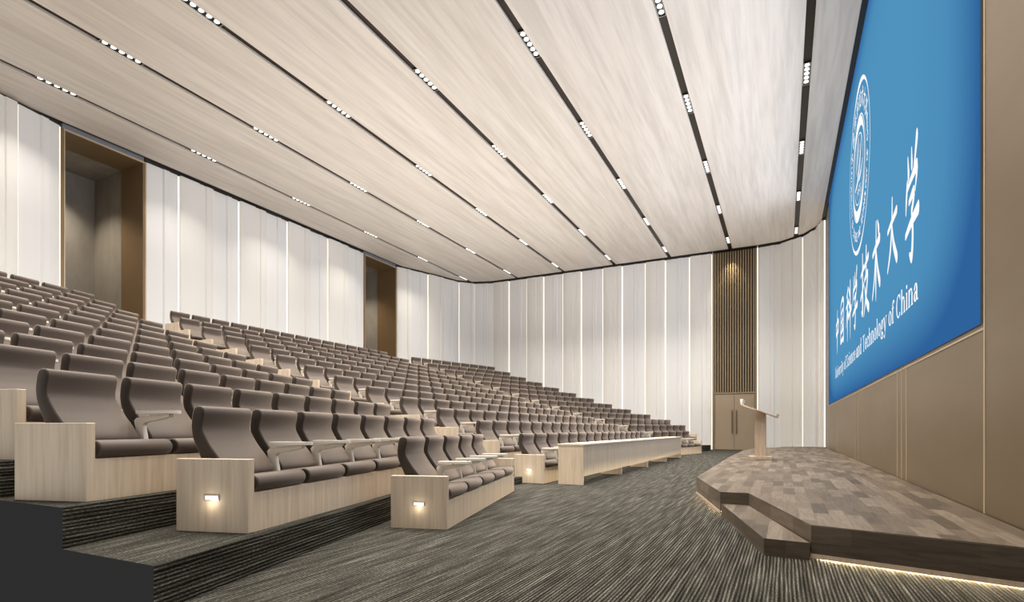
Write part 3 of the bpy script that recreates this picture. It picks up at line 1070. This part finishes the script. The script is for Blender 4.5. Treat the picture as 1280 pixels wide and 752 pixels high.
# serif letters: stems, hairlines and bowls on a unit x-height
TK, TN = 0.20, 0.085
def bar(x0, y0, x1, y1, w): return ('b', x0, y0, x1, y1, w)
def serif(x, y, w=0.34): return ('b', x - w / 2, y, x + w / 2, y, 0.075)
def arc(cx, cy, rx, ry, a0, a1): return ('a', cx, cy, rx, ry, a0, a1)
def dot(x, y, r=0.12): return ('d', x, y, r)
CAP, ASC = 1.42, 1.5
GL = {
 'U': (1.12, [bar(.2, CAP, .2, .4, TK), bar(.9, CAP, .9, .4, TN), arc(.55, .42, .35, .40, 180, 360), serif(.2, CAP - .035, .42), serif(.9, CAP - .035, .36)]),
 'n': (0.98, [bar(.22, 1, .22, 0, TK), arc(.48, .66, .27, .32, 20, 170), bar(.74, .72, .74, 0, TK), serif(.22, .035), serif(.74, .035), bar(.08, .965, .22, .965, .07)]),
 'i': (0.50, [bar(.25, 1, .25, 0, TK), serif(.25, .035), bar(.1, .965, .25, .965, .07), dot(.25, 1.32)]),
 'v': (0.92, [bar(.16, 1, .46, .02, TK), bar(.78, 1, .49, .02, TN), serif(.16, .965), serif(.78, .965, .3)]),
 'e': (0.84, [arc(.43, .5, .32, .46, 35, 340), arc(.43, .5, .32, .46, -5, 60), bar(.15, .53, .74, .53, .07)]),
 'r': (0.70, [bar(.22, 1, .22, 0, TK), serif(.22, .035, .4), bar(.08, .965, .22, .965, .07), arc(.5, .66, .25, .30, 60, 165), dot(.60, .86, .11)]),
 's': (0.72, [arc(.36, .74, .23, .22, 30, 250), arc(.36, .26, .24, .22, -140, 90)]),
 't': (0.56, [bar(.24, 1.3, .24, .18, TK), bar(.04, .965, .46, .965, .075), arc(.38, .2, .14, .16, 190, 330)]),
 'y': (0.92, [bar(.16, 1, .46, .02, TK), bar(.78, 1, .36, -.36, TN), serif(.16, .965), serif(.78, .965, .3), dot(.28, -.36, .12)]),
 'o': (0.90, [arc(.45, .5, .33, .46, 0, 360)]),
 'f': (0.56, [bar(.24, 1.2, .24, 0, TK), serif(.24, .035, .38), bar(.04, .965, .48, .965, .075), arc(.40, 1.22, .17, .22, 40, 180), dot(.54, 1.33, .1)]),
 'S': (0.92, [arc(.45, 1.06, .30, .32, 20, 250), arc(.45, .36, .32, .33, -160, 80), bar(.75, CAP - .3, .75, CAP, .06), bar(.13, 0, .13, .36, .06)]),
 'c': (0.82, [arc(.44, .5, .32, .46, 45, 320), dot(.64, .74, .11)]),
 'a': (0.86, [bar(.60, .72, .60, .08, TK), arc(.40, .70, .21, .27, 0, 165), arc(.36, .28, .22, .26, 0, 360), bar(.60, .05, .82, .05, .08), dot(.22, .72, .10)]),
 'd': (0.98, [bar(.70, ASC, .70, 0, TK), arc(.42, .5, .29, .46, 0, 360), bar(.55, ASC - .035, .70, ASC - .035, .07), bar(.70, .035, .88, .035, .07)]),
 'T': (1.10, [bar(.55, CAP, .55, 0, TK), bar(.06, CAP - .04, 1.04, CAP - .04, .08), bar(.08, CAP, .08, CAP - .34, .06), bar(1.02, CAP, 1.02, CAP - .34, .06), serif(.55, .035, .46)]),
 'h': (0.98, [bar(.22, ASC, .22, 0, TK), arc(.48, .66, .27, .32, 20, 170), bar(.74, .72, .74, 0, TK), serif(.22, .035), serif(.74, .035), bar(.08, ASC - .035, .22, ASC - .035, .07)]),
 'l': (0.50, [bar(.25, ASC, .25, 0, TK), serif(.25, .035), bar(.1, ASC - .035, .25, ASC - .035, .07)]),
 'g': (0.88, [arc(.42, .66, .27, .31, 0, 360), arc(.42, -.14, .32, .21, 0, 360), bar(.30, .38, .28, .14, .10), bar(.28, .12, .62, .06, .12), bar(.62, .90, .84, .96, .09)]),
 'C': (1.08, [arc(.58, .71, .45, .70, 40, 320), bar(.93, CAP - .42, .93, CAP, .06)]),
 ' ': (0.46, []),
}
ink = Ink()
TXT = 'University of Science and Technology of China'
tot = sum(GL[c][0] for c in TXT)
xh = 0.255
kx = (21.95 - 8.97) / tot
x = -21.95
for c in TXT:
    adv, items = GL[c]
    if c == ' ':
        ink.done('serif_word')
        ink = Ink()
    tf = lambda a, b, x=x: (x + a * kx, 2.79 + b * xh)
    for it in items:
        if it[0] == 'b':
            _, a0, b0, a1, b1, w = it
            ink.ribbon([(a0, b0, w), (a1, b1, w)], tf, cap=False)
        elif it[0] == 'd':
            _, a0, b0, rr = it
            ink.poly([tf(a0 + rr * math.cos(t), b0 + rr * math.sin(t)) for t in [2 * pi * j / 12 for j in range(12)]])
        else:
            _, cx, cyy, rx, ry, a0, a1 = it
            n = max(6, int(abs(a1 - a0) / 15))
            pts = []
            for j in range(n + 1):
                t = math.radians(a0 + (a1 - a0) * j / n)
                w = TN + (TK - TN) * abs(math.cos(t)) ** 1.3
                pts.append((cx + (rx - w * 0.2) * math.cos(t), cyy + (ry - w * 0.2) * math.sin(t), w))
            ink.ribbon(pts, tf, n=1, cap=False)
    x += adv * kx
ink.done('serif_word')

# round emblem: outer ring swelling at top and foot, letters around, heavy inner crescent
ink = Ink()
EY, EZ, ER = 15.45, 7.26, 1.93
def ring(r0, wf, a0=0, a1=360, oy=0.0, n=72):
    pts = []
    for j in range(n + 1):
        t = math.radians(a0 + (a1 - a0) * j / n)
        pts.append((r0 * math.cos(t), oy + r0 * math.sin(t), wf(t)))
    ink.ribbon(pts, lambda a, b: (-EY + a, EZ + b), n=1, cap=False)
ring(ER, lambda t: 0.045 + 0.10 * max(0, math.sin(t)) ** 6 + 0.07 * max(0, -math.sin(t)) ** 6)
ring(1.20, lambda t: 0.035)
ring(1.06, lambda t: 0.06 + 0.20 * max(0, -math.sin(t)) ** 2 + 0.20 * max(0, math.sin(t)) ** 3)
ring(0.80, lambda t: 0.03)
tfE = lambda a, b: (-EY + a, EZ + b)
# ring lettering in capitals along the lower arc, brush characters over the top
def glyph_ring(text, r, a_start, a_end, size):
    n = len(text)
    for i, c in enumerate(text):
        t = math.radians(a_start + (a_end - a_start) * (i + 0.5) / n)
        ux, uy = -math.sin(t), math.cos(t)
        # letters read from outside the foot of the ring: upright towards the centre
        rx, ry = -ux, -uy
        bx_, by_ = r * math.cos(t), r * math.sin(t)
        adv, items = CAPS.get(c, (0.6, []))
        for a0, b0, a1, b1 in items:
            def q(a, b):
                dx = (a - 0.35) * size; dy = (b - 0.5) * size
                return bx_ + (-rx if a_end > a_start else rx) * dx - math.cos(t) * dy * (1 if a_end > a_start else -1), by_ + (-ry if a_end > a_start else ry) * dx - math.sin(t) * dy * (1 if a_end > a_start else -1)
            A, B = q(a0, b0), q(a1, b1)
            ink.ribbon([(*A, 0.032), (*B, 0.032)], tfE, cap=False)
CAPS = {
 'U': (.8, [(.05, 1, .05, .1), (.05, .05, .65, .05), (.65, .1, .65, 1)]), 'N': (.8, [(.05, 0, .05, 1), (.05, 1, .65, 0), (.65, 0, .65, 1)]),
 'I': (.4, [(.35, 0, .35, 1)]), 'V': (.8, [(.05, 1, .35, 0), (.35, 0, .65, 1)]), 'E': (.7, [(.1, 0, .1, 1), (.1, 1, .6, 1), (.1, .5, .5, .5), (.1, 0, .6, 0)]),
 'R': (.7, [(.1, 0, .1, 1), (.1, 1, .55, .9), (.55, .9, .55, .6), (.55, .55, .1, .5), (.3, .5, .65, 0)]), 'S': (.7, [(.6, 1, .1, .9), (.1, .9, .1, .55), (.1, .5, .6, .45), (.6, .45, .6, .1), (.6, .05, .05, 0)]),
 'T': (.7, [(.35, 0, .35, 1), (.02, 1, .68, 1)]), 'Y': (.7, [(.35, 0, .35, .5), (.35, .5, .05, 1), (.35, .5, .65, 1)]), 'O': (.8, [(.05, .2, .05, .8), (.05, .8, .35, 1), (.35, 1, .65, .8), (.65, .8, .65, .2), (.65, .2, .35, 0), (.35, 0, .05, .2)]),
 'F': (.7, [(.1, 0, .1, 1), (.1, 1, .6, 1), (.1, .5, .5, .5)]), 'C': (.7, [(.62, .85, .3, 1), (.3, 1, .06, .7), (.06, .7, .06, .3), (.06, .3, .3, 0), (.3, 0, .62, .15)]),
 'A': (.8, [(.05, 0, .35, 1), (.35, 1, .65, 0), (.18, .38, .52, .38)]), 'D': (.8, [(.1, 0, .1, 1), (.1, 1, .5, .85), (.5, .85, .65, .5), (.65, .5, .5, .15), (.5, .15, .1, 0)]),
 'H': (.8, [(.08, 0, .08, 1), (.62, 0, .62, 1), (.08, .5, .62, .5)]), 'L': (.7, [(.1, 0, .1, 1), (.1, 0, .6, 0)]), 'G': (.8, [(.62, .85, .3, 1), (.3, 1, .06, .7), (.06, .7, .06, .3), (.06, .3, .3, 0), (.3, 0, .64, .15), (.64, .15, .64, .45), (.64, .45, .4, .45)]),
 '1': (.4, [(.35, 0, .35, 1), (.35, 1, .2, .8)]), '9': (.7, [(.6, .6, .3, .5), (.3, .5, .1, .75), (.1, .75, .35, 1), (.35, 1, .6, .75), (.6, .75, .55, 0)]),
 '5': (.7, [(.6, 1, .1, 1), (.1, 1, .1, .55), (.1, .55, .6, .4), (.6, .4, .5, .02), (.5, .02, .1, .05)]), '8': (.7, [(.35, .5, .1, .75), (.1, .75, .35, 1), (.35, 1, .6, .75), (.6, .75, .35, .5), (.35, .5, .08, .25), (.08, .25, .35, 0), (.35, 0, .62, .25), (.62, .25, .35, .5)]),
}
glyph_ring('UNIVERSITY OF SCIENCE AND TECHNOLOGY OF CHINA', 1.55, -205, 25, 0.20)
seq = ['zhong', 'guo', 'ke', 'xue', 'ji', 'shu', 'da', 'xue']
for i, nm in enumerate(seq):
    t = math.radians(148 - (148 - 32) * i / 7)
    cx, cyy = 1.56 * math.cos(t), 1.56 * math.sin(t)
    r = t - pi / 2
    def tf(a, b, cx=cx, cyy=cyy, r=r):
        dx, dy = (a - .5) * 0.36, (b - .5) * 0.40
        return -EY + cx + dx * math.cos(r) - dy * math.sin(r), EZ + cyy + dx * math.sin(r) + dy * math.cos(r)
    for stv in CH[nm]:
        ink.ribbon(stv, tf, n=3)
# year and the picture inside the inner ring: a soaring curve over an open book
for i, c in enumerate('1958'):
    for a0, b0, a1, b1 in CAPS[c][1]:
        f2 = lambda a, b, i=i: (-0.36 + i * 0.19 + a * 0.19, -0.62 + b * 0.2)
        ink.ribbon([(*f2(a0, b0), 0.03), (*f2(a1, b1), 0.03)], tfE, cap=False)
ink.ribbon([(-0.62, -0.30, .05), (-0.1, -0.18, .16), (0.35, 0.22, .12), (0.5, 0.62, .03)], tfE)
ink.ribbon([(-0.5, 0.1, .03), (-0.28, 0.36, .12), (-0.05, 0.62, .10), (0.06, 0.72, .03)], tfE)
ink.ribbon([(0.1, -0.28, .10), (0.42, -0.2, .12), (0.66, 0.0, .03)], tfE)
for q in range(5):
    ink.ribbon([(-0.36 + q * 0.1, -0.02 + q * 0.11, .03), (-0.12 + q * 0.1, 0.02 + q * 0.12, .03)], tfE, cap=False)
ink.done('round_emblem')

# ------------------------------------------------------------------ added unseen fill lamps brightening the ceiling, daylight from the open near side
for nm, en, sx_, sy_, loc in (('front_ceiling_fill', 480, 5.0, 19.0, (-3.2, 18.0, 1.35)), ('rear_ceiling_fill', 370, 8.0, 17.0, (-11.4, 17.2, 4.9))):
    ud = bpy.data.lights.new(nm, 'AREA')
    ud.shape = 'RECTANGLE'; ud.size = sx_; ud.size_y = sy_
    ud.energy = en; ud.color = (1.0, 0.965, 0.92); ud.spread = math.radians(160)
    uo = bpy.data.objects.new(nm, ud); COL.objects.link(uo)
    uo.location = loc; uo.rotation_euler = (pi, 0, 0)
gd = bpy.data.lights.new('screen_fill', 'AREA')  # unseen fill lamp added before the screen to strengthen its light
gd.shape = 'RECTANGLE'; gd.size = 7.5; gd.size_y = 18.0
gd.energy = 1250; gd.color = (0.88, 0.90, 1.0); gd.spread = math.radians(155)
go = bpy.data.objects.new('screen_fill', gd); COL.objects.link(go)
go.location = (SX - 0.02, (SY0 + SY1) / 2, 6.0); go.rotation_euler = (0, math.radians(79), 0)
w = bpy.data.worlds.new('sky')
sc.world = w
w.use_nodes = True
bg = w.node_tree.nodes['Background']
bg.inputs[0].default_value = (1.0, 0.965, 0.92, 1)
bg.inputs[1].default_value = 0.6
